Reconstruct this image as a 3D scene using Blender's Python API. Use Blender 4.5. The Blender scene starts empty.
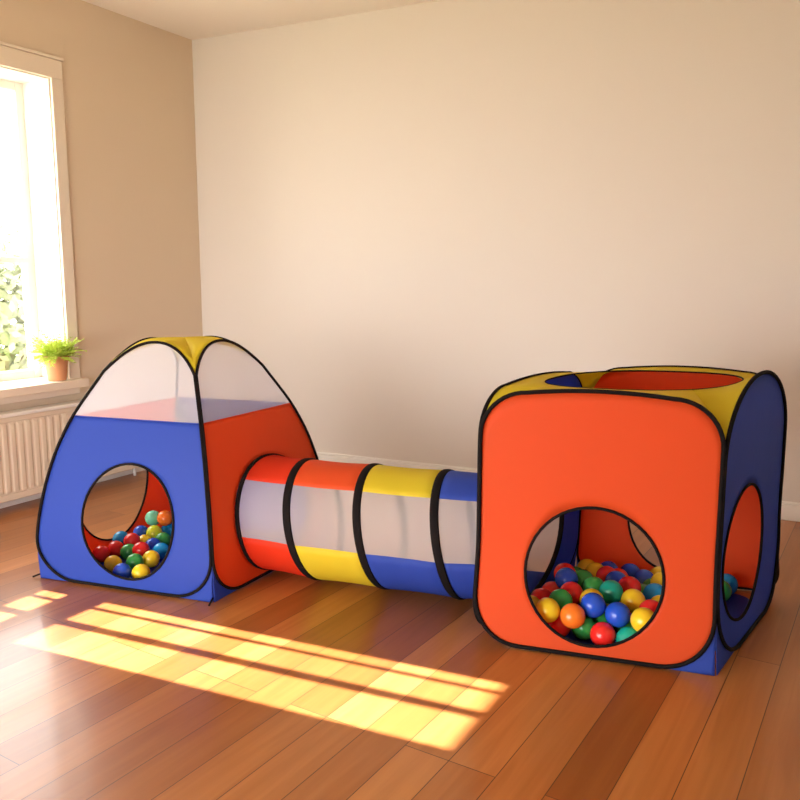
import bpy, math, random
from mathutils import Vector, Matrix
R = math.radians
pi = math.pi
random.seed(7)
scene = bpy.context.scene

# ---------------------------------------------------------------- camera, light, exposure
CAM_H = 1.1
PITCH = math.atan(120 / 800)
cd = bpy.data.cameras.new('camera')
cam = bpy.data.objects.new('camera', cd)
scene.collection.objects.link(cam)
cam.location = (0, 0, CAM_H)
cam.rotation_euler = (pi / 2 - PITCH, 0, 0)
cd.sensor_width = 36
cd.lens = 36
cd.clip_start = 0.02
scene.camera = cam

WORLD_STRENGTH = 9.0
WORLD_COLOR = (1.0, 0.975, 0.97)
SUN_STRENGTH = 42.0
SUN_COLOR = (1.0, 0.88, 0.93)
SUN_DIR = Vector((0.916, -0.396, -0.615)).normalized()
EXPOSURE = 0.60

w = bpy.data.worlds.new('world')
scene.world = w
w.use_nodes = True
bg = w.node_tree.nodes['Background']
bg.inputs[0].default_value = (*WORLD_COLOR, 1)
bg.inputs[1].default_value = WORLD_STRENGTH
sl = bpy.data.lights.new('sun', 'SUN')
sl.energy = SUN_STRENGTH
sl.color = SUN_COLOR
sl.angle = R(0.4)
sun = bpy.data.objects.new('sun', sl)
scene.collection.objects.link(sun)
sun.location = (-6, 5, 8)
sun.rotation_euler = SUN_DIR.to_track_quat('-Z', 'Y').to_euler()
vs = scene.view_settings
vs.view_transform = 'Standard'
vs.look = 'None'
vs.gamma = 1
vs.use_curve_mapping = False
vs.exposure = EXPOSURE

# ---------------------------------------------------------------- helpers
def link(o, parent=None):
    scene.collection.objects.link(o)
    if parent is not None:
        o.parent = parent
    return o

def tag(o, label=None, cat=None, group=None, kind=None):
    if label: o['label'] = label
    if cat: o['category'] = cat
    if group: o['group'] = group
    if kind: o['kind'] = kind
    return o

def thing(name, label, cat, loc=(0, 0, 0), group=None):
    o = bpy.data.objects.new(name, None)
    o.empty_display_size = 0.1
    o.location = loc
    link(o)
    return tag(o, label, cat, group)

class MB:
    """collects faces (world coordinates) and links them as one mesh object"""
    def __init__(s):
        s.v, s.f = [], []
    def add(s, v, f):
        n = len(s.v)
        s.v += [tuple(p) for p in v]
        s.f += [tuple(i + n for i in q) for q in f]
    def box(s, fn, a, b):
        """box between the local corners a and b; fn maps local to world"""
        P = [fn(x, y, z) for x in (a[0], b[0]) for y in (a[1], b[1]) for z in (a[2], b[2])]
        s.add(P, [(0, 1, 3, 2), (4, 6, 7, 5), (0, 4, 5, 1), (2, 3, 7, 6), (0, 2, 6, 4), (1, 5, 7, 3)])
    def grid(s, rows, closed=False):
        n = len(rows[0])
        v = [p for r in rows for p in r]
        f = []
        for i in range(len(rows) - 1):
            for j in range(n if closed else n - 1):
                k = (j + 1) % n
                f.append((i * n + j, i * n + k, (i + 1) * n + k, (i + 1) * n + j))
        s.add(v, f)
    def tube(s, pts, r, closed=False, seg=10, squash=None):
        """round tube along pts; squash = (axis, radius_along_axis) makes a flat band"""
        pts = [Vector(p) for p in pts]
        n = len(pts)
        rings = []
        up = None
        for i in range(n):
            if closed:
                t = pts[(i + 1) % n] - pts[i - 1]
            else:
                t = pts[min(i + 1, n - 1)] - pts[max(i - 1, 0)]
            t.normalize()
            if squash is not None:
                a = Vector(squash[0]); a = (a - t * a.dot(t)).normalized(); ra = squash[1]
            else:
                if up is None:
                    up = Vector((0, 0, 1)) if abs(t.z) < .9 else Vector((1, 0, 0))
                a = (up - t * up.dot(t)).normalized(); up = a; ra = r
            b = t.cross(a)
            rings.append([pts[i] + a * math.cos(2 * pi * k / seg) * ra + b * math.sin(2 * pi * k / seg) * r for k in range(seg)])
        if closed:
            rings.append(rings[0])
        s.grid(rings, True)
        if not closed:
            m = len(s.v)
            s.f.append(tuple(range(m - seg, m)))
            s.f.append(tuple(reversed(range(m - seg * n, m - seg * n + seg))))
    def lathe(s, prof, c, seg=32):
        rows = []
        for r, z in prof:
            rows.append([(c[0] + r * math.cos(2 * pi * k / seg), c[1] + r * math.sin(2 * pi * k / seg), c[2] + z) for k in range(seg)])
        s.grid(rows, True)
    def build(s, name, mat, parent=None, smooth=False, solid=0, bevel=0, weld=False):
        me = bpy.data.meshes.new(name)
        off = Vector((0, 0, 0))
        if parent is not None:
            q = parent
            while q is not None:
                off += q.location; q = q.parent
        if parent is None:
            xs = [p[0] for p in s.v]; ys = [p[1] for p in s.v]; zs = [p[2] for p in s.v]
            off = Vector(((min(xs) + max(xs)) / 2, (min(ys) + max(ys)) / 2, min(zs)))
        me.from_pydata([Vector(p) - off for p in s.v], [], s.f)
        me.update()
        o = bpy.data.objects.new(name, me)
        if parent is None:
            o.location = off
        me.materials.append(mat)
        import bmesh
        bm = bmesh.new(); bm.from_mesh(me)
        if weld:
            bmesh.ops.remove_doubles(bm, verts=bm.verts, dist=1e-5)
        bmesh.ops.recalc_face_normals(bm, faces=bm.faces)
        bm.to_mesh(me); bm.free()
        if smooth:
            for p in me.polygons: p.use_smooth = True
        if bevel:
            m = o.modifiers.new('bevel', 'BEVEL'); m.width = bevel; m.segments = 2; m.limit_method = 'ANGLE'
        if solid:
            m = o.modifiers.new('solid', 'SOLIDIFY'); m.thickness = solid; m.offset = 0
        return link(o, parent)

# ---------------------------------------------------------------- materials
def new_mat(name):
    m = bpy.data.materials.new(name)
    m.use_nodes = True
    nt = m.node_tree
    b = nt.nodes['Principled BSDF']
    return m, nt, b

def noise_bump(nt, b, scale, strength, dist=.002, vec=None):
    n = nt.nodes.new('ShaderNodeTexNoise'); n.inputs['Scale'].default_value = scale; n.inputs['Detail'].default_value = 3
    if vec is None:
        vec = nt.nodes.new('ShaderNodeTexCoord').outputs['Object']
    nt.links.new(vec, n.inputs['Vector'])
    bp = nt.nodes.new('ShaderNodeBump'); bp.inputs['Strength'].default_value = strength; bp.inputs['Distance'].default_value = dist
    nt.links.new(n.outputs['Fac'], bp.inputs['Height'])
    nt.links.new(bp.outputs['Normal'], b.inputs['Normal'])

def plain(name, col, rough=.5, bump=None, spec=.5):
    m, nt, b = new_mat(name)
    b.inputs['Base Color'].default_value = (*col, 1)
    b.inputs['Roughness'].default_value = rough
    b.inputs['Specular IOR Level'].default_value = spec
    if bump: noise_bump(nt, b, *bump)
    return m

def fabric(name, col, trans=.48):
    """thin nylon: diffuse with some light coming through"""
    m, nt, b = new_mat(name)
    b.inputs['Base Color'].default_value = (*col, 1)
    b.inputs['Roughness'].default_value = .55
    b.inputs['Specular IOR Level'].default_value = .25
    noise_bump(nt, b, 9, .25, .012)
    tr = nt.nodes.new('ShaderNodeBsdfTranslucent'); tr.inputs[0].default_value = (*[min(1, c ** .8) for c in col], 1)
    mx = nt.nodes.new('ShaderNodeMixShader'); mx.inputs[0].default_value = trans
    out = nt.nodes['Material Output']
    nt.links.new(b.outputs[0], mx.inputs[1]); nt.links.new(tr.outputs[0], mx.inputs[2])
    nt.links.new(mx.outputs[0], out.inputs[0])
    return m

def netting(name, col, cover):
    m, nt, b = new_mat(name)
    nt.nodes.remove(b)
    d = nt.nodes.new('ShaderNodeBsdfDiffuse'); d.inputs[0].default_value = (*col, 1)
    tl = nt.nodes.new('ShaderNodeBsdfTranslucent'); tl.inputs[0].default_value = (*col, 1)
    a = nt.nodes.new('ShaderNodeMixShader'); a.inputs[0].default_value = .4
    nt.links.new(d.outputs[0], a.inputs[1]); nt.links.new(tl.outputs[0], a.inputs[2])
    t = nt.nodes.new('ShaderNodeBsdfTransparent')
    mx = nt.nodes.new('ShaderNodeMixShader'); mx.inputs[0].default_value = cover
    nt.links.new(t.outputs[0], mx.inputs[1]); nt.links.new(a.outputs[0], mx.inputs[2])
    nt.links.new(mx.outputs[0], nt.nodes['Material Output'].inputs[0])
    return m

def glass_mat():
    m, nt, b = new_mat('window_glass')
    nt.nodes.remove(b)
    t = nt.nodes.new('ShaderNodeBsdfTransparent'); t.inputs[0].default_value = (.97, .98, .97, 1)
    g = nt.nodes.new('ShaderNodeBsdfGlossy'); g.inputs['Roughness'].default_value = .02
    mx = nt.nodes.new('ShaderNodeMixShader'); mx.inputs[0].default_value = .06
    nt.links.new(t.outputs[0], mx.inputs[1]); nt.links.new(g.outputs[0], mx.inputs[2])
    nt.links.new(mx.outputs[0], nt.nodes['Material Output'].inputs[0])
    return m

def floor_mat(angle):
    m, nt, b = new_mat('oak_planks')
    N, L = nt.nodes, nt.links
    tc = N.new('ShaderNodeTexCoord')
    mp = N.new('ShaderNodeMapping'); mp.inputs['Rotation'].default_value = (0, 0, angle)
    L.new(tc.outputs['Object'], mp.inputs['Vector'])
    br = N.new('ShaderNodeTexBrick')
    br.offset = .37; br.offset_frequency = 3; br.squash = 1
    br.inputs['Color1'].default_value = (0, 0, 0, 1); br.inputs['Color2'].default_value = (1, 1, 1, 1)
    br.inputs['Mortar'].default_value = (.5, .5, .5, 1)
    br.inputs['Scale'].default_value = 1
    br.inputs['Brick Width'].default_value = 1.45
    br.inputs['Row Height'].default_value = .118
    br.inputs['Mortar Size'].default_value = .0013
    br.inputs['Mortar Smooth'].default_value = .3
    L.new(mp.outputs[0], br.inputs['Vector'])
    # grain stretched along the planks
    mp2 = N.new('ShaderNodeMapping'); mp2.inputs['Scale'].default_value = (2.2, 34, 1)
    L.new(mp.outputs[0], mp2.inputs['Vector'])
    sh = N.new('ShaderNodeVectorMath'); sh.operation = 'MULTIPLY_ADD'
    L.new(br.outputs['Color'], sh.inputs[0]); sh.inputs[1].default_value = (7, 7, 7); L.new(mp2.outputs[0], sh.inputs[2])
    g = N.new('ShaderNodeTexNoise'); g.inputs['Scale'].default_value = 1.0; g.inputs['Detail'].default_value = 6; g.inputs['Distortion'].default_value = .6
    L.new(sh.outputs[0], g.inputs['Vector'])
    ramp = N.new('ShaderNodeValToRGB')
    e = ramp.color_ramp.elements
    e[0].position = 0; e[0].color = (*FLOOR[0], 1)
    e[1].position = 1; e[1].color = (*FLOOR[2], 1)
    x = e.new(.5); x.color = (*FLOOR[1], 1)
    # value = plank tone + grain
    ma = N.new('ShaderNodeMath'); ma.operation = 'MULTIPLY_ADD'
    L.new(g.outputs['Fac'], ma.inputs[0]); ma.inputs[1].default_value = .75; ma.inputs[2].default_value = -.28
    sep = N.new('ShaderNodeSeparateColor'); L.new(br.outputs['Color'], sep.inputs[0])
    mb = N.new('ShaderNodeMath'); mb.operation = 'MULTIPLY_ADD'
    L.new(sep.outputs[0], mb.inputs[0]); mb.inputs[1].default_value = .75; L.new(ma.outputs[0], mb.inputs[2])
    L.new(mb.outputs[0], ramp.inputs[0])
    mix = N.new('ShaderNodeMixRGB'); mix.inputs['Color2'].default_value = (.07, .03, .012, 1)
    L.new(br.outputs['Fac'], mix.inputs['Fac']); L.new(ramp.outputs[0], mix.inputs['Color1'])
    L.new(mix.outputs[0], b.inputs['Base Color'])
    b.inputs['Roughness'].default_value = FLOOR_ROUGH
    b.inputs['Specular IOR Level'].default_value = .4
    b.inputs['Coat Weight'].default_value = .16
    b.inputs['Coat Roughness'].default_value = .09
    bp = N.new('ShaderNodeBump'); bp.inputs['Strength'].default_value = .08; bp.inputs['Distance'].default_value = .004
    L.new(g.outputs['Fac'], bp.inputs['Height']); L.new(bp.outputs[0], b.inputs['Normal'])
    return m

FLOOR = [(.23, .074, .016), (.33, .118, .028), (.47, .195, .055)]
FLOOR_ROUGH = .33
M = dict(
    wall_left=plain('bounce_tinted_wall_paint', (.74, .61, .46), .85, (120, .05), .2),  # warm bounce light on the window wall is put into this colour
    wall=plain('wall_paint', (.725, .665, .60), .85, (120, .05), .2),
    ceil=plain('ceiling_paint', (.92, .85, .78), .9, (90, .05), .2),
    white=plain('white_gloss_paint', (.86, .83, .78), .4, (60, .03)),
    trim=plain('shaded_trim_paint', (.82, .72, .59), .45, (60, .03)),  # casing and sill tone has the indoor shade mixed in
    rad=plain('shaded_radiator_enamel', (.74, .64, .50), .45, (60, .02)),  # shade under the sill is put into the enamel colour
    ground=plain('garden_ground', (.30, .30, .18), .9, (6, .4)),
    orange=fabric('orange_nylon', (.90, .13, .032)),
    blue=fabric('blue_nylon', (.05, .11, .56)),
    yellow=fabric('yellow_nylon', (.86, .72, .05)),
    red=fabric('red_nylon', (.85, .06, .018)),
    net=netting('white_netting', (.86, .87, .93), .50),
    tnet=netting('tunnel_netting', (.82, .79, .78), .52),
    black=plain('black_binding', (.010, .008, .008), .8, (200, .2), .08),
    terra=plain('terracotta', (.62, .28, .13), .75, (70, .2)),
    soil=plain('potting_soil', (.05, .03, .02), .95, (60, .6)),
    leaf=plain('sunlit_fern_leaf', (.50, .64, .07), .5, (30, .2)),  # yellow-green leaf, brightened to carry the sun it catches
    hedge=plain('shrub_leaf', (.15, .18, .09), .7, (30, .2)),
    blocker_green=plain('blocker_leaf', (.05, .10, .03), .8, (8, .6)),
    bark=plain('bark', (.16, .10, .06), .9, (20, .6)),
    metal=plain('valve_metal', (.7, .68, .65), .3),
    glass=glass_mat(),
)
def ball_mat(name, col):
    m, nt, b = new_mat(name + '_ball_plastic')
    b.inputs['Base Color'].default_value = (*col, 1)
    b.inputs['Roughness'].default_value = .22
    b.inputs['Subsurface Weight'].default_value = 0
    noise_bump(nt, b, 6, .03, .004)
    return m
BALL = {k: ball_mat(n, c) for k, (n, c) in dict(
    R=('red', (.80, .025, .02)), G=('green', (.04, .36, .07)), B=('blue', (.015, .09, .62)),
    Y=('yellow', (.88, .60, .02)), T=('teal', (.01, .42, .30)), C=('light_blue', (.01, .35, .75)),
    O=('orange', (.90, .20, .02)), M=('mint', (.18, .66, .42)), L=('lime', (.62, .70, .03))).items()}

# ---------------------------------------------------------------- room frame
def ground_pt(x, y, z=0):
    """where the view through the photograph's pixel x, y meets height z (used once, to place the room)"""
    u = (x - 400) / 800; v = (400 - y) / 800
    c, s = math.cos(PITCH), math.sin(PITCH)
    d = Vector((u, c + v * s, -s + v * c))
    return Vector((0, 0, CAM_H)) + d * ((z - CAM_H) / d.z)
CORNER = ground_pt(207, 453)
LD = (ground_pt(0, 508) - CORNER).normalized()          # along the window wall, away from the corner
LN = Vector((-LD.y, LD.x, 0))                           # into the room
if LN.x < 0: LN = -LN
BD = (ground_pt(790, 520) - CORNER).normalized()        # along the back wall
BN = Vector((BD.y, -BD.x, 0))                           # into the room
if BN.y > 0: BN = -BN
CEIL = 2.515
def WL(s, n, z): return CORNER + LD * s + LN * n + Vector((0, 0, z))
def WB(s, n, z): return CORNER + BD * s + BN * n + Vector((0, 0, z))
LEN_L, LEN_B = 5.0, 4.7
TH = .28

def struct(o, label=None):
    o['kind'] = 'structure'
    if label: o['label'] = label
    return o

# window openings in the left wall: (s0, s1, z0, z1)
W1 = (1.01, 1.80, .583, 2.09)
W2 = (2.12, 2.555, .60, 1.925)
m = MB()
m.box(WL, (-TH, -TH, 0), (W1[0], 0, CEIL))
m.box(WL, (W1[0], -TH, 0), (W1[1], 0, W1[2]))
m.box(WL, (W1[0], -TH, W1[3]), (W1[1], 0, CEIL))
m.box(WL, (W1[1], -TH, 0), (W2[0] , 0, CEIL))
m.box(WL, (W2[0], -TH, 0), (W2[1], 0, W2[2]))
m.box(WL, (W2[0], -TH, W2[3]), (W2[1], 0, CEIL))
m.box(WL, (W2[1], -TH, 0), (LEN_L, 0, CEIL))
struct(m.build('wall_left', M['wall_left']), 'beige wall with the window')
m = MB(); m.box(WB, (0, -.2, 0), (LEN_B + .2, 0, CEIL))
struct(m.build('wall_back', M['wall']), 'plain cream wall behind the play set')
far = WB(LEN_B, 0, 0)
def WR(s, n, z): return far + LD * s + LN * n + Vector((0, 0, z))
m = MB(); m.box(WR, (0, 0, 0), (LEN_L, .2, CEIL))
struct(m.build('wall_right', M['wall']))
OP = (.2, 2.6, .0, 1.3)                                # unseen opening behind the camera, added and sized for its daylight
def WF(b, n, z): return WB(b, LEN_L - .2 + n, z)
m = MB()
m.box(WF, (0, 0, 0), (OP[0], .2, CEIL)); m.box(WF, (OP[1], 0, 0), (LEN_B, .2, CEIL)); m.box(WF, (OP[0], 0, OP[3]), (OP[1], .2, CEIL))
struct(m.build('wall_front', M['wall']))
def portal(name, P0, U, V, nrm):
    l = bpy.data.lights.new(name, 'AREA'); l.shape = 'RECTANGLE'; l.size = U.length; l.size_y = V.length
    l.cycles.is_portal = True
    o = bpy.data.objects.new(name, l); scene.collection.objects.link(o)
    x, y, z = U.normalized(), V.normalized(), -nrm.normalized()
    if x.cross(y).dot(z) < 0: x = -x
    m4 = Matrix((x, y, z)).transposed().to_4x4(); m4.translation = P0 + U / 2 + V / 2
    o.matrix_world = m4
UP = Vector((0, 0, 1))
portal('daylight_portal', WF(OP[0], .22, 0), BD * (OP[1] - OP[0]), UP * OP[3], (CORNER - WF(0, 0, 0)).normalized())
for W in (W1, W2):
    portal('daylight_portal', WL(W[0], -TH - .02, W[2]), LD * (W[1] - W[0]), UP * (W[3] - W[2]), LN)
def slab(name, z0, z1, mat, a=-.0, e=.2):
    m = MB()
    q = [WL(-.2, -TH, 0), WL(LEN_L, -TH, 0), WR(LEN_L, .2, 0), WR(-.4, .2, 0)]
    v = [(p.x, p.y, z0) for p in q] + [(p.x, p.y, z1) for p in q]
    m.add(v, [(0, 1, 2, 3), (4, 7, 6, 5), (0, 4, 5, 1), (1, 5, 6, 2), (2, 6, 7, 3), (3, 7, 4, 0)])
    return struct(m.build(name, mat))
fl = slab('floor', -.06, 0, floor_mat(-R(58) ))
fl['label'] = 'glossy warm wooden plank floor'
slab('ceiling', CEIL, CEIL + .15, M['ceil'])
def base_profile(fn, s0, s1, name):
    m = MB()
    m.box(fn, (s0, .0005, 0), (s1, .016, .075))
    m.box(fn, (s0, .0005, .0755), (s1, .010, .088))
    struct(m.build(name, M['white'], bevel=.003), 'white skirting board')
base_profile(WB, .0, LEN_B, 'baseboard_back')
base_profile(WL, .02, LEN_L, 'baseboard_left')
m = MB()
gq = [(-14, -6, -.5), (-1.0, -6, -.5), (-1.0, 16, -.5), (-14, 16, -.5)]
m.add(gq + [(x, y, -.6) for x, y, z in gq], [(0, 1, 2, 3), (4, 7, 6, 5), (0, 4, 5, 1), (1, 5, 6, 2), (2, 6, 7, 3), (3, 7, 4, 0)])
o = m.build('ground', M['ground']); struct(o)

# ---- window the photograph shows
def window(name, W, label, transoms, mullions, casing=True, sill=True, fr=.05, off=-.20, rail=None):
    rail = rail or fr
    s0, s1, z0, z1 = W
    m = MB()
    d0, d1 = off - .05, off
    m.box(WL, (s0 + .001, d0, z0), (s0 + fr, d1, z1)); m.box(WL, (s1 - fr, d0, z0), (s1 - .001, d1, z1))
    m.box(WL, (s0 + fr, d0, z1 - fr), (s1 - fr, d1, z1)); m.box(WL, (s0 + fr, d0, z0), (s1 - fr, d1, z0 + rail))
    root = m.build(name, M['white'], bevel=.004)
    struct(root, label)
    m = MB(); m.box(WL, (s0 + fr - .005, off - .030, z0 + rail - .005), (s1 - fr + .005, off - .024, z1 - fr + .005))
    m.build('window_pane', M['glass'], root)
    for z, h in transoms:
        m = MB(); m.box(WL, (s0 + fr, d0 + .005, z - h / 2), (s1 - fr, d1 + .012, z + h / 2)); m.build('transom_bar', M['white'], root, bevel=.003)
    for s, h in mullions:
        m = MB(); m.box(WL, (s - h / 2, d0 + .008, z0 + rail), (s + h / 2, d1 + .004, z1 - fr)); m.build('glazing_bar', M['white'], root, bevel=.002)
    # painted white lining of the reveal
    m = MB()
    m.box(WL, (s0, off, z0 + .0), (s0 + .006, .0, z1)); m.box(WL, (s1 - .006, off, z0), (s1, 0, z1)); m.box(WL, (s0 + .006, off, z1 - .006), (s1 - .006, 0, z1))
    m.build('reveal_lining', M['white'], root)
    if casing:
        c = .065
        m = MB()
        m.box(WL, (s0 - c, .0005, z0 - .03), (s0, .018, z1)); m.box(WL, (s1, .0005, z0 - .03), (s1 + c, .018, z1))
        m.box(WL, (s0 - c, .0005, z1), (s1 + c, .018, z1 + .09)); m.box(WL, (s0 - c - .008, .0005, z1 + .0905), (s1 + c + .008, .026, z1 + .105))
        m.build('window_casing', M['trim'], root, bevel=.003)
    if sill:
        m = MB(); m.box(WL, (s0 - .06, .0005, z0 - .035), (s1 + .06, .09, z0 + .006)); m.box(WL, (s0 + .007, off + .013, z0 + .0005), (s1 - .007, .0004, z0 + .006)); m.build('window_sill', M['trim'], root, bevel=.008)
        m = MB(); m.box(WL, (s0 - .05, .0005, z0 - .075), (s1 + .05, .03, z0 - .036)); m.build('sill_apron', M['trim'], root, bevel=.004)
    return root
window('window_1', W1, 'white sash window in a deep reveal with a broad sill', [(1.20, .03)], [])
window('window_2', W2, 'narrow white window with glazing bars', [(.94, .075)], [(2.34, .035), (2.2135, .016)], fr=.04, rail=.21)

# ---- radiator below the window
t = thing('radiator', 'shade-toned cream panel radiator with vertical ribs on the wall under the window sill', 'radiator', WL(1.15, .06, .035))
S0, S1 = .62, 1.72
rows = []
m = MB()
prof = []
n = int((S1 - S0 - .04) / .042)
ss = [S0]
for i in range(n):
    a = S0 + .02 + i * .042
    prof += [(a, .098), (a + .008, .101), (a + .026, .101), (a + .034, .098)]
prof = [(S0 + .001, .098)] + prof + [(S1 - .001, .098)]
zs = [(.085, .0), (.10, 1), (.415, 1), (.43, .0)]
m.grid([[WL(s, .098 + (d - .098) * k, z) for s, d in prof] for z, k in zs])
m.box(WL, (S0, .03, .05), (S1, .0975, .085)); m.box(WL, (S0, .03, .43), (S1, .0975, .455)); m.box(WL, (S0, .045, .085), (S1, .0965, .43))
m.build('radiator_panel', M['rad'], t, bevel=.004)
m = MB()
m.box(WL, (S0 - .004, .022, .4555), (S1 + .004, .105, .474))
m.build('top_cover', M['white'], t, bevel=.005)
m = MB(); m.box(WL, (S0 - .008, .025, .05), (S0 - .0005, .100, .455)); m.build('side_cover', M['rad'], t, bevel=.003)
for s in (S0 + .12, S1 - .12):
    m = MB(); m.box(WL, (s - .02, .001, .1), (s + .02, .03, .40)); m.build('wall_bracket', M['metal'], t)
m = MB(); m.tube([WL(S0 + .03, .06, 0), WL(S0 + .03, .06, .049)], .008); m.build('supply_pipe', M['metal'], t, smooth=True)

# ---- potted fern on the sill
pc = WL(1.082, .012, .5895)
t = thing('potted_fern', 'small bright green fern in a terracotta pot on the window sill', 'potted plant', pc)
m = MB()
m.lathe([(.0005, .001), (.044, .001), (.056, .098), (.061, .099), (.063, .126), (.056, .127), (.053, .112), (.0005, .111)], pc)
m.build('pot', M['terra'], t, smooth=False)
m = MB(); m.lathe([(.0005, .1145), (.052, .1135), (.052, .1125)], pc); m.build('soil', M['soil'], t)
m = MB()
rf = random.Random(5)
for i in range(150):
    a = rf.uniform(0, 2 * pi); ln = rf.uniform(.06, .135); lift = rf.uniform(.3, 1.5)
    dirv = Vector((math.cos(a), math.sin(a), 0))
    p = pc + dirv * rf.uniform(0, .035) + Vector((0, 0, .114))
    pts = []
    for k in range(9):
        u = k / 8
        pts.append(p + dirv * (ln * u * math.cos(lift * (1 - .45 * u))) + Vector((0, 0, ln * (math.sin(lift) * u - .55 * u * u * (1.5 - lift) * .8))))
    side = Vector((-dirv.y, dirv.x, 0))
    m.tube(pts, .0009, seg=4)
    for k in range(1, 9):
        q = pts[k]; wl = .020 * (1 - .65 * abs(k / 8 - .35)) ; fw = (pts[k] - pts[k - 1]).normalized()
        for sg in (-1, 1):
            tip = q + side * sg * wl + fw * .008 + Vector((0, 0, rf.uniform(-.006, .004)))
            mid = (q + tip) / 2
            m.add([q, mid + fw * .006 + Vector((0, 0, .002)), tip, mid - fw * .006 + Vector((0, 0, .002))], [(0, 1, 2, 3)])
def keep_clear(p):
    p = Vector(p); d = p - CORNER
    s_, n_ = d.dot(LD), d.dot(LN)
    if n_ < .03: s_ = max(s_, W1[0] + .012)
    n_ = max(n_, -.175)
    return WL(s_, n_, max(p.z, .595))
m.v = [tuple(keep_clear(p)) for p in m.v]
m.build('foliage', M['leaf'], t, solid=.0006)

# ---- garden beyond the glass
def leafy(m, rnd, c, rad, n, size):
    for i in range(n):
        v = Vector((rnd.gauss(0, 1), rnd.gauss(0, 1), rnd.gauss(0, 1))).normalized()
        k = rnd.uniform(.75, 1.05)
        p = Vector((c[0] + v.x * rad[0] * k, c[1] + v.y * rad[1] * k, c[2] + v.z * rad[2] * k))
        a = Vector((rnd.gauss(0, 1), rnd.gauss(0, 1), rnd.gauss(0, 1))).normalized()
        b = v.cross(a)
        if b.length < .1: continue
        b.normalize()
        m.add([p, p + a * size * .5 + b * size * .25, p + a * size, p + a * size * .5 - b * size * .25], [(0, 1, 2, 3)])
rs = random.Random(11)
c0 = WL(-.75, -2.9, -.5)
t = thing('garden_shrub', 'pale green garden shrub outside behind the window glass', 'shrub', c0)
m = MB()
leafy(m, rs, c0 + Vector((0, 0, 1.15)), (.75, .75, .85), 1500, .11)
leafy(m, rs, c0 + Vector((.35, .25, 1.0)), (.5, .5, .75), 900, .11)
leafy(m, rs, c0 + Vector((0, 0, 1.1)), (.5, .5, .65), 700, .16)
m.build('foliage', M['hedge'], t)
m = MB(); m.tube([c0, c0 + Vector((.03, 0, .6)), c0 + Vector((0, .05, 1.2))], .04, seg=8); m.build('stem', M['bark'], t, smooth=True)
# unseen conifer shape, added only to keep the sun off the first window
c1 = WL(2.10, -7.0, -.5)
t = thing('added_sun_blocker', 'unseen conifer shape added outside the window wall to block the sun', 'blocker', c1)
m = MB()
rows = []
for i in range(40):
    z = 1.2 + i * .22
    k = math.sin(min(1, (i + 1) / 6) * pi / 2) * (1 if i < 28 else max(.05, 1 - (i - 28) / 11.5))
    rows.append([(c1.x + math.cos(2 * pi * j / 24) * .62 * k * (1 + .06 * math.sin(j * 5 + i * 2.3)), c1.y + math.sin(2 * pi * j / 24) * .62 * k * (1 + .06 * math.cos(j * 7 + i * 1.7)), c1.z + z) for j in range(24)])
m.grid(rows, True)
m.build('blocker_crown', M['blocker_green'], t, smooth=True)
m = MB(); m.tube([c1, c1 + Vector((0, 0, 1.6))], .11); m.build('blocker_trunk', M['bark'], t, smooth=True)

# ---------------------------------------------------------------- pop-up play shells
def lerp_tab(tab, z):
    if z <= tab[0][0]: return tab[0][1]
    for (a, b), (c, d) in zip(tab, tab[1:]):
        if z <= c:
            u = (z - a) / (c - a)
            return b + (d - b) * u
    return tab[-1][1]

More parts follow.
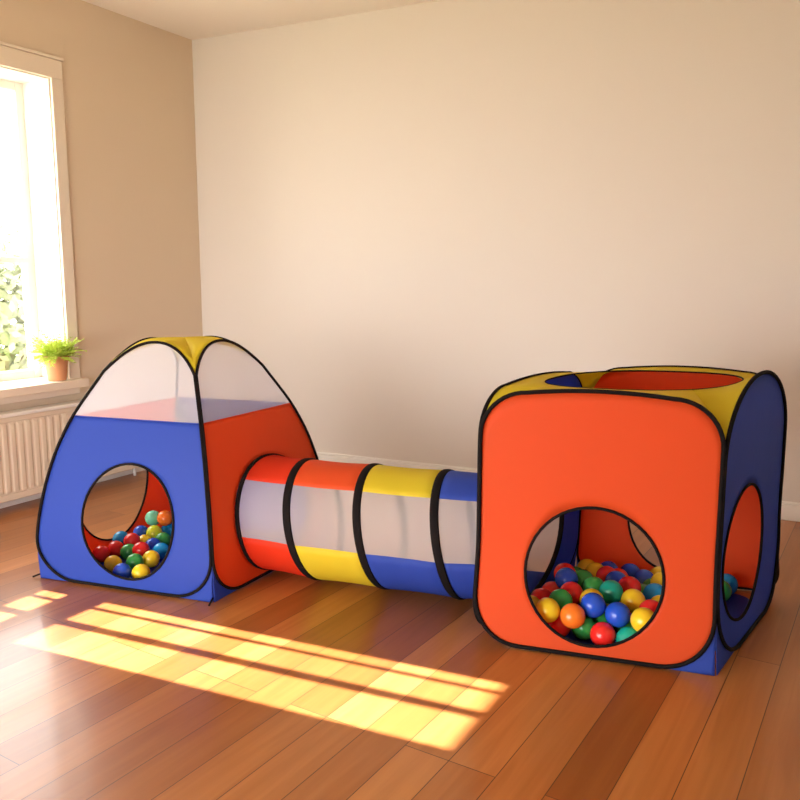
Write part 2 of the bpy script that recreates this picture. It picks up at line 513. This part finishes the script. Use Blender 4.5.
class Shell:
    def __init__(s, c, e1, e2, dtab, H, rb, rbt, zc, rtt, arch, z0=.008, over=None, tent=False):
        s.over = over or {}
        s.c, s.e1, s.e2 = Vector((*c, 0)), Vector((*e1, 0)), Vector((*e2, 0))
        s.tab = dtab; s.H, s.rb, s.rbt, s.zc, s.rtt, s.arch, s.z0 = H, rb, rbt, zc, rtt, arch, z0
    def d(s, z):      # smoothed profile
        return sum(lerp_tab(s.tab, z + k * .02) for k in (-2, -1, 0, 1, 2)) / 5
    def pq(s, p, q, z):
        return s.c + s.e1 * p + s.e2 * q + Vector((0, 0, z))
    def pt(s, side, t, z, out=0):
        d = s.d(z) + out
        if side == 'front': return s.pq(t, -d, z)
        if side == 'right': return s.pq(d, t, z)
        if side == 'back': return s.pq(-t, d, z)
        return s.pq(-d, -t, z)
    def half(s, side=None):      # half outline (t >= 0) from bottom centre to top centre
        keep = (s.H, s.rb, s.rbt, s.zc, s.rtt, s.arch)
        if side in s.over: s.H, s.rb, s.rbt, s.zc, s.rtt, s.arch = s.over[side]
        L = s._half()
        s.H, s.rb, s.rbt, s.zc, s.rtt, s.arch = keep
        return L
    def arc(s, side=None):
        keep = (s.H, s.rb, s.rbt, s.zc, s.rtt, s.arch)
        if side in s.over: s.H, s.rb, s.rbt, s.zc, s.rtt, s.arch = s.over[side]
        L = s._arc()
        s.H, s.rb, s.rbt, s.zc, s.rtt, s.arch = keep
        return L
    def _half(s):
        L = []
        for i in range(8): L.append(((s.d(0) - s.rbt) * i / 8, s.z0))
        for i in range(13):
            a = pi / 2 * i / 12
            z = s.z0 + s.rb * (1 - math.cos(a))
            L.append((s.d(z) - s.rbt * (1 - math.sin(a)), z))
        for i in range(1, 16):
            z = s.z0 + s.rb + (s.zc - s.z0 - s.rb) * i / 16
            L.append((s.d(z), z))
        L += s._arc()
        return L
    def _arc(s):       # top arc from the corner (t = d) to the top centre
        L = []
        tw = s.d(s.zc)
        if s.rtt is None:
            for i in range(17):
                k = 1 - i / 16
                L.append((tw * k, s.zc + (s.H - s.zc) * (1 - k ** 2.1)))
        else:
            for i in range(13):
                a = pi / 2 * i / 12
                z = s.zc + (s.H - s.zc) * math.sin(a)
                L.append((tw - s.rtt + s.rtt * math.cos(a), z))
            for i in range(1, 9):
                L.append(((tw - s.rtt) * (1 - i / 8), s.H + s.arch * (1 - (1 - i / 8) ** 2)))
        return L
    def outline(s, side=None):
        h = s.half(side)
        return h + [(-t, z) for t, z in reversed(h[1:-1])]
    def panel(s, side, hole=None, zmax=None, rings=10):
        h = s.half(side)
        if zmax is not None:
            h2 = [q for q in h if q[1] < zmax - .004]
            w = s.d(zmax)
            h = h2 + [(w * (1 - i / 8), zmax) for i in range(9)]
        ol = h + [(-t, z) for t, z in reversed(h[1:-1])]
        m = MB()
        if hole is None:
            hole = (0, .5 * (s.z0 + (zmax or s.H)), .0004, .0004)
        tc, zc, rt, rz = hole
        rows = []
        for k in range(rings + 1):
            u = k / rings
            row = []
            for t, z in ol:
                a = math.atan2((z - zc) / rz, (t - tc) / rt)
                ti, zi = tc + rt * math.cos(a), zc + rz * math.sin(a)
                row.append(s.pt(side, ti + (t - ti) * u, zi + (z - zi) * u))
            rows.append(row)
        m.grid(rows, True)
        return m
    def hole_loop(s, side, hole, n=48, out=0):
        tc, zc, rt, rz = hole
        return [s.pt(side, tc + rt * math.cos(2 * pi * i / n), zc + rz * math.sin(2 * pi * i / n), out) for i in range(n)]
    def net(s, side, zs):
        h = [q for q in s.half() if q[1] > zs + .004]
        h = [(s.d(zs), zs)] + h
        m = MB()
        m.grid([[s.pt(side, t * (i / 10 - 1), z) for i in range(21)] for t, z in h])
        return m
    def top(s, opening=None, zc=None, rings=10, zo=None):
        loop = []
        sides = ('front', 'right', 'back', 'left')
        for sd in sides:
            a = s.arc(sd)
            full = [(-t, z) for t, z in a] + [(t, z) for t, z in reversed(a[:-1])]
            for t, z in full[:-1]:
                d = s.d(z)
                p, q = {'front': (t, -d), 'right': (d, t), 'back': (-t, d), 'left': (-d, -t)}[sd]
                loop.append((p, q, z))
        rows = []
        ol = []
        for k in range(rings + 1):
            u = k / rings
            row = []
            for p, q, z in loop:
                if opening:
                    a = math.atan2(q, p); ca, sa = math.cos(a), math.sin(a)
                    rr = opening / (abs(ca) ** 2.5 + abs(sa) ** 2.5) ** .4
                    pi_, qi, zi = rr * ca, rr * sa, zo
                else:
                    pi_, qi, zi = 0, 0, zc
                e = u ** .5 if not opening else 1 - (1 - u) ** 1.3
                row.append(s.pq(p + (pi_ - p) * u, q + (qi - q) * u, z + (zi - z) * e))
            rows.append(row)
        m = MB(); m.grid(rows, True)
        return m, rows[-1]
    def gusset(s, k, only=None):     # fabric filling the bottom corner outside the two rounded hoops
        m = MB()
        a, b = [('front', 'right'), ('right', 'back'), ('back', 'left'), ('left', 'front')][k]
        for side, sg in ((a, 1), (b, -1)):
            rb, rbt = (s.over[side][1], s.over[side][2]) if side in s.over else (s.rb, s.rbt)
            inner, outer = [], []
            d0 = s.d(0)
            for i in range(13):
                an = pi / 2 * i / 12
                z = s.z0 + rb * (1 - math.cos(an))
                inner.append((s.d(z) - rbt * (1 - math.sin(an)), z))
                if i <= 6: outer.append((d0 - rbt + rbt * i / 6, .003))
                else:
                    zz = .003 + (s.z0 + rb - .003) * (i - 6) / 6
                    outer.append((s.d(zz), zz))
            rows = []
            for j in range(5):
                u = j / 4
                rows.append([s.pt(side, sg * (x[0] + (y[0] - x[0]) * u), x[1] + (y[1] - x[1]) * u, .012 * math.sin(pi * u / 2) * (1 - z2)) for x, y, z2 in zip(inner, outer, [abs(i / 6 - 1) for i in range(13)])])
            m.grid(rows)
        return m

def build_shell(root, S, spec, hoop_r, zsplit=None, top=None, base_mat='blue', gusset_mat='blue', corners=(0, 1, 2, 3), sheet=None):
    for side in ('front', 'right', 'back', 'left'):
        mat, hole, lab, open_lab = spec[side]
        o = S.panel(side, hole, zsplit).build('side_panel', M[mat], root, smooth=True, solid=.0016, weld=True)
        o['label'] = lab
        if hole and open_lab:
            m = MB(); m.tube(S.hole_loop(side, hole, out=.006), .0045, True, 8)
            m.build('opening_binding', M['black'], o, smooth=True)
        if zsplit:
            n = S.net(side, zsplit).build('mesh_window', M['net'], root, smooth=True)
            n['label'] = 'white see-through netting'
            w = S.d(zsplit)
            m = MB(); m.tube([S.pt(side, w * (i / 6 - 1), zsplit, .004) for i in range(13)], .0022, False, 6)
            m.build('seam', M[mat], o, smooth=True)
        m = MB(); m.tube([S.pt(side, t * 1.0, z, .012) for t, z in S.outline(side)], hoop_r, True, 10)
        h = m.build('hoop', M['black'], root, smooth=True)
        h['label'] = 'black bound spring hoop'
    for k in corners:
        S.gusset(k).build('corner_gusset', M[gusset_mat], root, smooth=True, solid=.0016)
    # thin floor sheet
    m = MB()
    n = 8
    if sheet:
        loop = []
        for i in range(64):
            a = 2 * pi * i / 64; ca, sa = math.cos(a), math.sin(a)
            rr = sheet / (abs(ca) ** 5 + abs(sa) ** 5) ** .2
            loop.append((rr * ca, rr * sa))
        m.grid([[S.pq(p * k / 6, q * k / 6, .004) for p, q in loop] for k in range(7)], True)
    else:
        m.grid([[S.pq(-.985 + 1.97 * i / n, -.985 + 1.97 * j / n, .004) for i in range(n + 1)] for j in range(n + 1)])
    m.build('floor_sheet', M[base_mat], root, solid=.0016)

# ---- tent
TENT = Shell((-.824, 3.0625), (.346, -.1165), (.1657, .3252),
             [(-.1, 1.0), (0, 1.0), (.12, 1.015), (.22, .995), (.35, .94), (.48, .86), (.60, .75), (.70, .62), (.78, .51), (.88, .40), (1.0, .30)],
             .875, .155, .42, .765, None, 0)
tent = thing('play_tent', 'blue and orange pop-up play tent with white netting top and yellow roof', 'play tent', (-.824, 3.0625, 0))
TH_R = (0.0, .230, .62, .214)
build_shell(tent, TENT, dict(
    front=('blue', (.06, .25, .525, .205), 'blue front panel with round opening', True),
    right=('orange', TH_R, 'orange panel where the tunnel joins', False),
    back=('blue', None, 'blue rear panel', False),
    left=('orange', (0, .25, .50, .205), 'orange panel with round opening facing the radiator', True)), .0053, zsplit=.605)
mt, _ = TENT.top(zc=.884)
o = mt.build('roof', M['yellow'], tent, smooth=True, solid=.0016, weld=True); o['label'] = 'yellow star-shaped roof'
for p, q, sx, sy in ((1, -1, .3, -1), (-1, -1, -1, -.35), (1, 1, 1, .3), (-1, 1, -.6, .6)):
    a = TENT.pq(p * 1.0, q * 1.0, .006)
    d = (TENT.e1 * sx + TENT.e2 * sy).normalized()
    m = MB(); m.tube([a + Vector((0, 0, .012)), a + d * .012 + Vector((0, 0, .008)), a + d * .034 + Vector((0, 0, -.001))], .0035, seg=8)
    m.build('stake_loop', M['black'], tent, smooth=True)

# ---- cube
FLP, FRP, BRP = Vector((.241, 2.334)), Vector((.879, 2.125)), Vector((1.312, 2.690))   # three floor corners of the cube
CE1, CE2 = (FRP - FLP) / 2, (BRP - FRP) / 2
CX = FLP + CE1 + CE2
CUBE = Shell(CX, CE1, CE2, [(-.1, 1.06), (0, 1.055), (.12, 1.02), (.3, 1.0), (.6, 1.0), (1.2, .98)],
             0.778, .155, .45, .645, .40, .012,
             over=dict(right=(.822, .22, .65, .60, .98, .0), back=(.785, .08, .2, .645, .40, .012)))
cube = thing('play_cube', 'orange and blue pop-up play cube with yellow open top and round openings', 'play tent', (CX.x, CX.y, 0))
CH_L = (0.0, .230, .62, .214)
build_shell(cube, CUBE, dict(
    front=('orange', (.01, .245, .585, .207), 'orange front panel with round opening', True),
    right=('blue', (-.25, .285, .62, .205), 'blue side panel with round opening', True),
    back=('orange', (.06, .25, .43, .205), 'orange rear panel with round opening', True),
    left=('blue', CH_L, 'blue side panel where the tunnel joins', False)), .0062, corners=(0, 2), sheet=.93)
mt, edge = CUBE.top(opening=.80, zo=.788)
o = mt.build('roof', M['yellow'], cube, smooth=True, solid=.0016); o['label'] = 'yellow roof with a large round opening'
m = MB(); m.tube(edge, .0025, True, 6); m.build('opening_binding', M['black'], o, smooth=True)

# ---- tunnel between them
def tun_loop_tent(n):
    tc, zc, rt, rz = TH_R
    return lambda a: TENT.pt('right', tc - rt * math.cos(a), zc + rz * math.sin(a), .0)
def tun_loop_cube(n):
    tc, zc, rt, rz = CH_L
    return lambda a: CUBE.pt('left', tc + rt * math.cos(a), zc + rz * math.sin(a), .0)
A = TENT.pt('right', 0, .22); B = CUBE.pt('left', 0, .22)
ax = (B - A); ax.z = 0
axn = ax.normalized()
near = Vector((axn.y, -axn.x, 0))
if near.y > 0: near = -near
RT = .217
TB = .015
def circ(f):
    c = A + ax * f + near * .018 + axn * .042; c.z = RT + .009
    return lambda a: c + near * (RT * math.cos(a)) + Vector((0, 0, RT * math.sin(a))) - axn * (.042 * math.sin(a))
TUNNEL_F = [0.144, 0.409, 0.684]
LOOPS = [tun_loop_tent(0)] + [circ(f) for f in TUNNEL_F] + [tun_loop_cube(0)]
tunnel = thing('play_tunnel', 'striped crawl tunnel with netting sides and black hoops joining tent and cube', 'play tunnel', (A + B) / 2 * 1.0 - Vector((0, 0, ((A + B) / 2).z)))
def strip(l0, l1, a0, a1, n=14, k=6):
    m = MB()
    rows = []
    for j in range(k + 1):
        u = j / k
        row = []
        for i in range(n + 1):
            a = R(a0 + (a1 - a0) * i / n)
            p = l0(a) * (1 - u) + l1(a) * u
            c = (sum((l0(R(x)) for x in range(0, 360, 45)), Vector()) * (1 - u) + sum((l1(R(x)) for x in range(0, 360, 45)), Vector()) * u) / 8
            row.append(c + (p - c) * (1 - .018 * math.sin(pi * u)))
        rows.append(row)
    m.grid(rows)
    return m
COLS = [('red', 'red'), ('orange', 'yellow'), ('yellow', 'blue'), ('blue', 'blue')]
for k in range(4):
    l0, l1 = LOOPS[k], LOOPS[k + 1]
    tc, bc = COLS[k]
    o = strip(l0, l1, 48, 132).build('top_panel', M[tc], tunnel, smooth=True, solid=.0016); o['label'] = tc + ' fabric along the top of the tunnel'
    o = strip(l0, l1, 230, 351).build('bottom_panel', M[bc], tunnel, smooth=True, solid=.0016); o['label'] = bc + ' fabric along the bottom of the tunnel'
    for a0, a1 in ((-9, 48), (132, 230)):
        o = strip(l0, l1, a0, a1).build('mesh_window', M['tnet'], tunnel, smooth=True); o['label'] = 'see-through netting side'
for k, l in enumerate(LOOPS):
    m = MB()
    n = 64
    dirv = ax if 0 < k < 4 else (ax if k == 0 else ax)
    off = axn * (.010 if k == 0 else (-.006 if k == 4 else 0))
    m.tube([l(2 * pi * i / n) + off for i in range(n)], .0045, True, 8, squash=(axn, TB if 0 < k < 4 else .009))
    o = m.build('hoop', M['black'], tunnel, smooth=True); o['label'] = 'black band over a tunnel hoop'

# ---------------------------------------------------------------- play balls
def ball_mesh(r, mat):
    import bmesh
    me = bpy.data.meshes.new('play_ball')
    bm = bmesh.new()
    bmesh.ops.create_uvsphere(bm, u_segments=28, v_segments=18, radius=r)
    for f in bm.faces: f.smooth = True
    bm.to_mesh(me); bm.free()
    me.materials.append(mat)
    return me
BALL_MESH = {}
def ball(pos, r, col, label, group, rnd=random.Random(3)):
    k = (r, col)
    if k not in BALL_MESH: BALL_MESH[k] = ball_mesh(r, BALL[col])
    o = bpy.data.objects.new('play_ball', BALL_MESH[k])
    o.location = pos
    o.rotation_euler = (rnd.uniform(0, 6), rnd.uniform(0, 6), rnd.uniform(0, 6))
    tag(o, label, 'ball', group)
    return link(o)

COLOUR = {'R': 'red', 'G': 'green', 'B': 'blue', 'Y': 'yellow', 'T': 'teal', 'C': 'light blue', 'O': 'orange', 'M': 'mint green', 'L': 'lime yellow'}
HIDDEN_CUBE = {k: c + ' ball almost buried low in the pile inside the orange cube' for k, c in COLOUR.items()}
HIDDEN_TENT = {k: c + ' ball almost buried low in the pile inside the blue tent' for k, c in COLOUR.items()}

# position, colour, label of the balls in the cube
BALLS_CUBE = [
    ((0.5671, 2.3342, 0.042), 'G', "green ball in the cube's front row, just left of the frontmost red ball"),
    ((0.6092, 2.271, 0.0463), 'R', 'frontmost red ball in the orange cube, bottom middle of the round opening'),
    ((0.7007, 2.3211, 0.042), 'G', "sliver of green ball between the cube's front teal ball and front yellow ball"),
    ((0.718, 2.2354, 0.1075), 'Y', "yellow ball in the cube's front row, right above the front teal ball"),
    ((0.7646, 2.3136, 0.0997), 'R', "red ball at the cube opening's right edge, behind the front right yellow ball"),
    ((0.8229, 2.3975, 0.08), 'Y', "half hidden yellow ball at the cube opening's right edge, below the light blue ball"),
    ((0.658, 2.2949, 0.1), 'B', 'blue ball directly above the frontmost red ball in the orange cube'),
    ((0.5909, 2.3289, 0.1157), 'B', 'blue ball just right of the orange ball in the cube opening'),
    ((0.5524, 2.4579, 0.1007), 'R', 'red ball above the orange ball in the cube, touching the left green ball'),
    ((0.5059, 2.3974, 0.1), 'G', 'green ball above the orange ball at the left of the cube opening'),
    ((0.4507, 2.323, 0.102), 'Y', 'leftmost front yellow ball in the orange cube, beside the orange ball'),
    ((0.5229, 2.2993, 0.0938), 'O', 'only orange ball seen in the cube opening, beside the left yellow ball'),
    ((0.4921, 2.3484, 0.0431), 'R', "red ball low at the cube opening's left lip, under the orange ball"),
    ((0.7292, 2.3809, 0.1067), 'Y', 'yellow ball in the cube right of the teal ball, behind the front blue ball'),
    ((0.6913, 2.508, 0.0559), 'Y', "glimpse of yellow ball between the cube's two front blue balls"),
    ((0.6731, 2.4318, 0.1161), 'T', 'large teal ball in the middle of the cube pile, behind the front blue balls'),
    ((0.7518, 2.5018, 0.1022), 'R', 'red ball just right of the middle teal ball in the cube pile'),
    ((0.8272, 2.4732, 0.0891), 'C', "light blue ball at the right edge of the cube's front opening"),
    ((0.8675, 2.7172, 0.0451), 'B', "blue ball at the cube pile's back right, above left of the light blue ball"),
    ((0.8851, 2.5807, 0.0875), 'Y', "yellow ball at the cube opening's right edge, just above the light blue ball"),
    ((0.7399, 2.6145, 0.0783), 'B', "blue ball in the cube's back centre, just behind the middle teal ball"),
    ((0.6141, 2.5696, 0.1004), 'G', "darker green ball right of the blue ball at the cube pile's back left"),
    ((0.5513, 2.5314, 0.1207), 'B', "blue ball at the cube pile's back left, in front of a red ball"),
    ((0.6333, 2.4959, 0.1041), 'G', 'green ball just left of the middle teal ball in the cube pile'),
    ((0.7273, 2.6891, 0.068), 'R', 'red ball in the cube behind the back centre blue ball, mostly hidden'),
    ((0.5666, 2.63, 0.101), 'R', "red ball at the cube's back left, peeking over a blue ball"),
    ((0.7054, 2.761, 0.0548), 'Y', "yellow ball in the cube's back row, left of a red ball"),
    ((0.4576, 2.4165, 0.042), 'G', ''),
    ((0.4271, 2.4883, 0.042), 'Y', "sliver of yellow ball at the far left edge of the cube's front opening"),
    ((0.6814, 2.2474, 0.042), 'T', "teal ball in the cube's front row, right of the frontmost red ball"),
    ((0.6374, 2.3639, 0.042), 'G', "green ball peeking between the cube's front blue balls above the frontmost red ball"),
    ((0.4743, 2.55, 0.042), 'R', 'leftmost red ball in the cube opening, nearest the tunnel mouth'),
    ((0.7934, 2.6612, 0.042), 'Y', None),
    ((0.769, 2.4556, 0.042), 'G', None),
    ((0.6324, 2.4509, 0.042), 'C', None),
    ((0.7812, 2.7366, 0.042), 'R', "red ball barely showing in the cube's back row, left of a blue ball"),
    ((0.6929, 2.8351, 0.042), 'Y', 'yellow ball furthest back on the left in the cube, against the orange rear panel'),
    ((0.5796, 2.6873, 0.042), 'G', None),
    ((0.8757, 2.4376, 0.042), 'B', None),
    ((0.6559, 2.6819, 0.042), 'G', None),
    ((0.6305, 2.7538, 0.042), 'G', "tiny glimpse of green ball behind the cube's back left blue ball"),
    ((0.9358, 2.7556, 0.042), 'Y', "topmost yellow ball at the right edge of the cube's front opening"),
    ((0.766, 2.3637, 0.042), 'R', None),
    ((0.8754, 2.6413, 0.042), 'G', "green ball barely showing below the cube's back right blue ball"),
    ((0.7655, 2.8114, 0.042), 'B', "blue ball furthest back at the cube's centre, against the orange rear panel"),
    ((0.6136, 2.6185, 0.042), 'G', None),
    ((0.8381, 2.7876, 0.042), 'B', "blue ball in the cube's back row, nearest below the rear round opening's left edge"),
    ((0.8192, 2.5894, 0.042), 'G', 'green ball glimpsed between a red and the light blue ball in the cube'),
    ((0.7019, 2.4191, 0.042), 'B', None),
    ((0.5208, 2.6106, 0.042), 'R', 'red ball behind the left green ball in the cube, right of the leftmost red'),
    ((0.8591, 2.5242, 0.042), 'C', None),
    ((0.6047, 2.4023, 0.0993), 'Y', "yellow ball showing just above the cube's left front blue ball"),
    ((0.5887, 2.5268, 0.042), 'B', None),
    ((0.5029, 2.4791, 0.042), 'Y', None),
    ((0.5546, 2.4093, 0.042), 'Y', None),
    ((1.1019, 2.6253, 0.042), 'G', "green ball seen through the round opening in the cube's blue side"),
    ((1.1483, 2.686, 0.042), 'C', "light blue ball seen through the round opening in the cube's blue side"),
    ((0.6809, 2.5824, 0.042), 'G', None),
    ((0.7544, 2.5489, 0.042), 'R', None),
]
for pos, col, label in BALLS_CUBE:
    ball(pos, 0.038, col, label or HIDDEN_CUBE[col], 'play balls inside the cube')

# position, colour, label of the balls in the tent
BALLS_TENT = [
    ((-0.9929, 3.2692, 0.1051), 'O', 'orange ball at the top right of the tent pile'),
    ((-1.0525, 3.2971, 0.0965), 'M', 'mint green ball at the top of the tent pile, left of the orange ball'),
    ((-0.9936, 3.3051, 0.037), 'C', "light blue ball at the tent opening's right edge, just below the orange ball"),
    ((-0.9746, 3.1688, 0.0419), 'G', "green ball at the tent opening's right edge, below right of the lime ball"),
    ((-1.0231, 3.2108, 0.0586), 'L', 'lime yellow ball in the tent, just below the mint green ball'),
    ((-1.0854, 3.2326, 0.051), 'B', 'blue ball in the upper tent pile, left of the lime yellow ball'),
    ((-1.0788, 3.0999, 0.0609), 'R', "red ball in the tent's upper left, beside the leftmost light blue ball"),
    ((-1.135, 3.1353, 0.0575), 'C', 'leftmost light blue ball in the upper row of the tent pile'),
    ((-0.9973, 3.1066, 0.0376), 'B', 'blue ball in the tent between a red ball and the lower light blue ball'),
    ((-1.0139, 3.0103, 0.0543), 'R', 'red ball at the very centre of the tent pile'),
    ((-1.0715, 3.0384, 0.037), 'G', 'green ball left of the centre red ball in the tent pile'),
    ((-1.1345, 3.0721, 0.037), 'R', 'red ball in the tent just below the leftmost light blue ball'),
    ((-1.173, 3.0142, 0.037), 'R', 'dark red ball leftmost of all in the tent pile'),
    ((-0.948, 3.0494, 0.037), 'C', 'light blue ball in the tent just above the lower right yellow ball'),
    ((-1.0067, 2.913, 0.0406), 'G', 'green ball low in the tent, above the lowest blue and yellow balls'),
    ((-0.9597, 2.9597, 0.037), 'Y', 'yellow ball at the lower right of the tent opening'),
    ((-1.0863, 2.9025, 0.037), 'Y', "yellow ball at the tent's lower left, under the dark red ball"),
    ((-0.9502, 2.8084, 0.037), 'Y', 'lowest yellow ball in the tent opening, right of the lowest blue ball'),
    ((-1.0234, 2.8186, 0.037), 'B', 'lowest blue ball in the tent opening, left of the lowest yellow ball'),
    ((-1.0455, 3.1522, 0.037), 'Y', 'glimpse of deep yellow ball right of the upper left red ball in the tent'),
]
for pos, col, label in BALLS_TENT:
    ball(pos, 0.033, col, label or HIDDEN_TENT[col], 'play balls inside the tent')
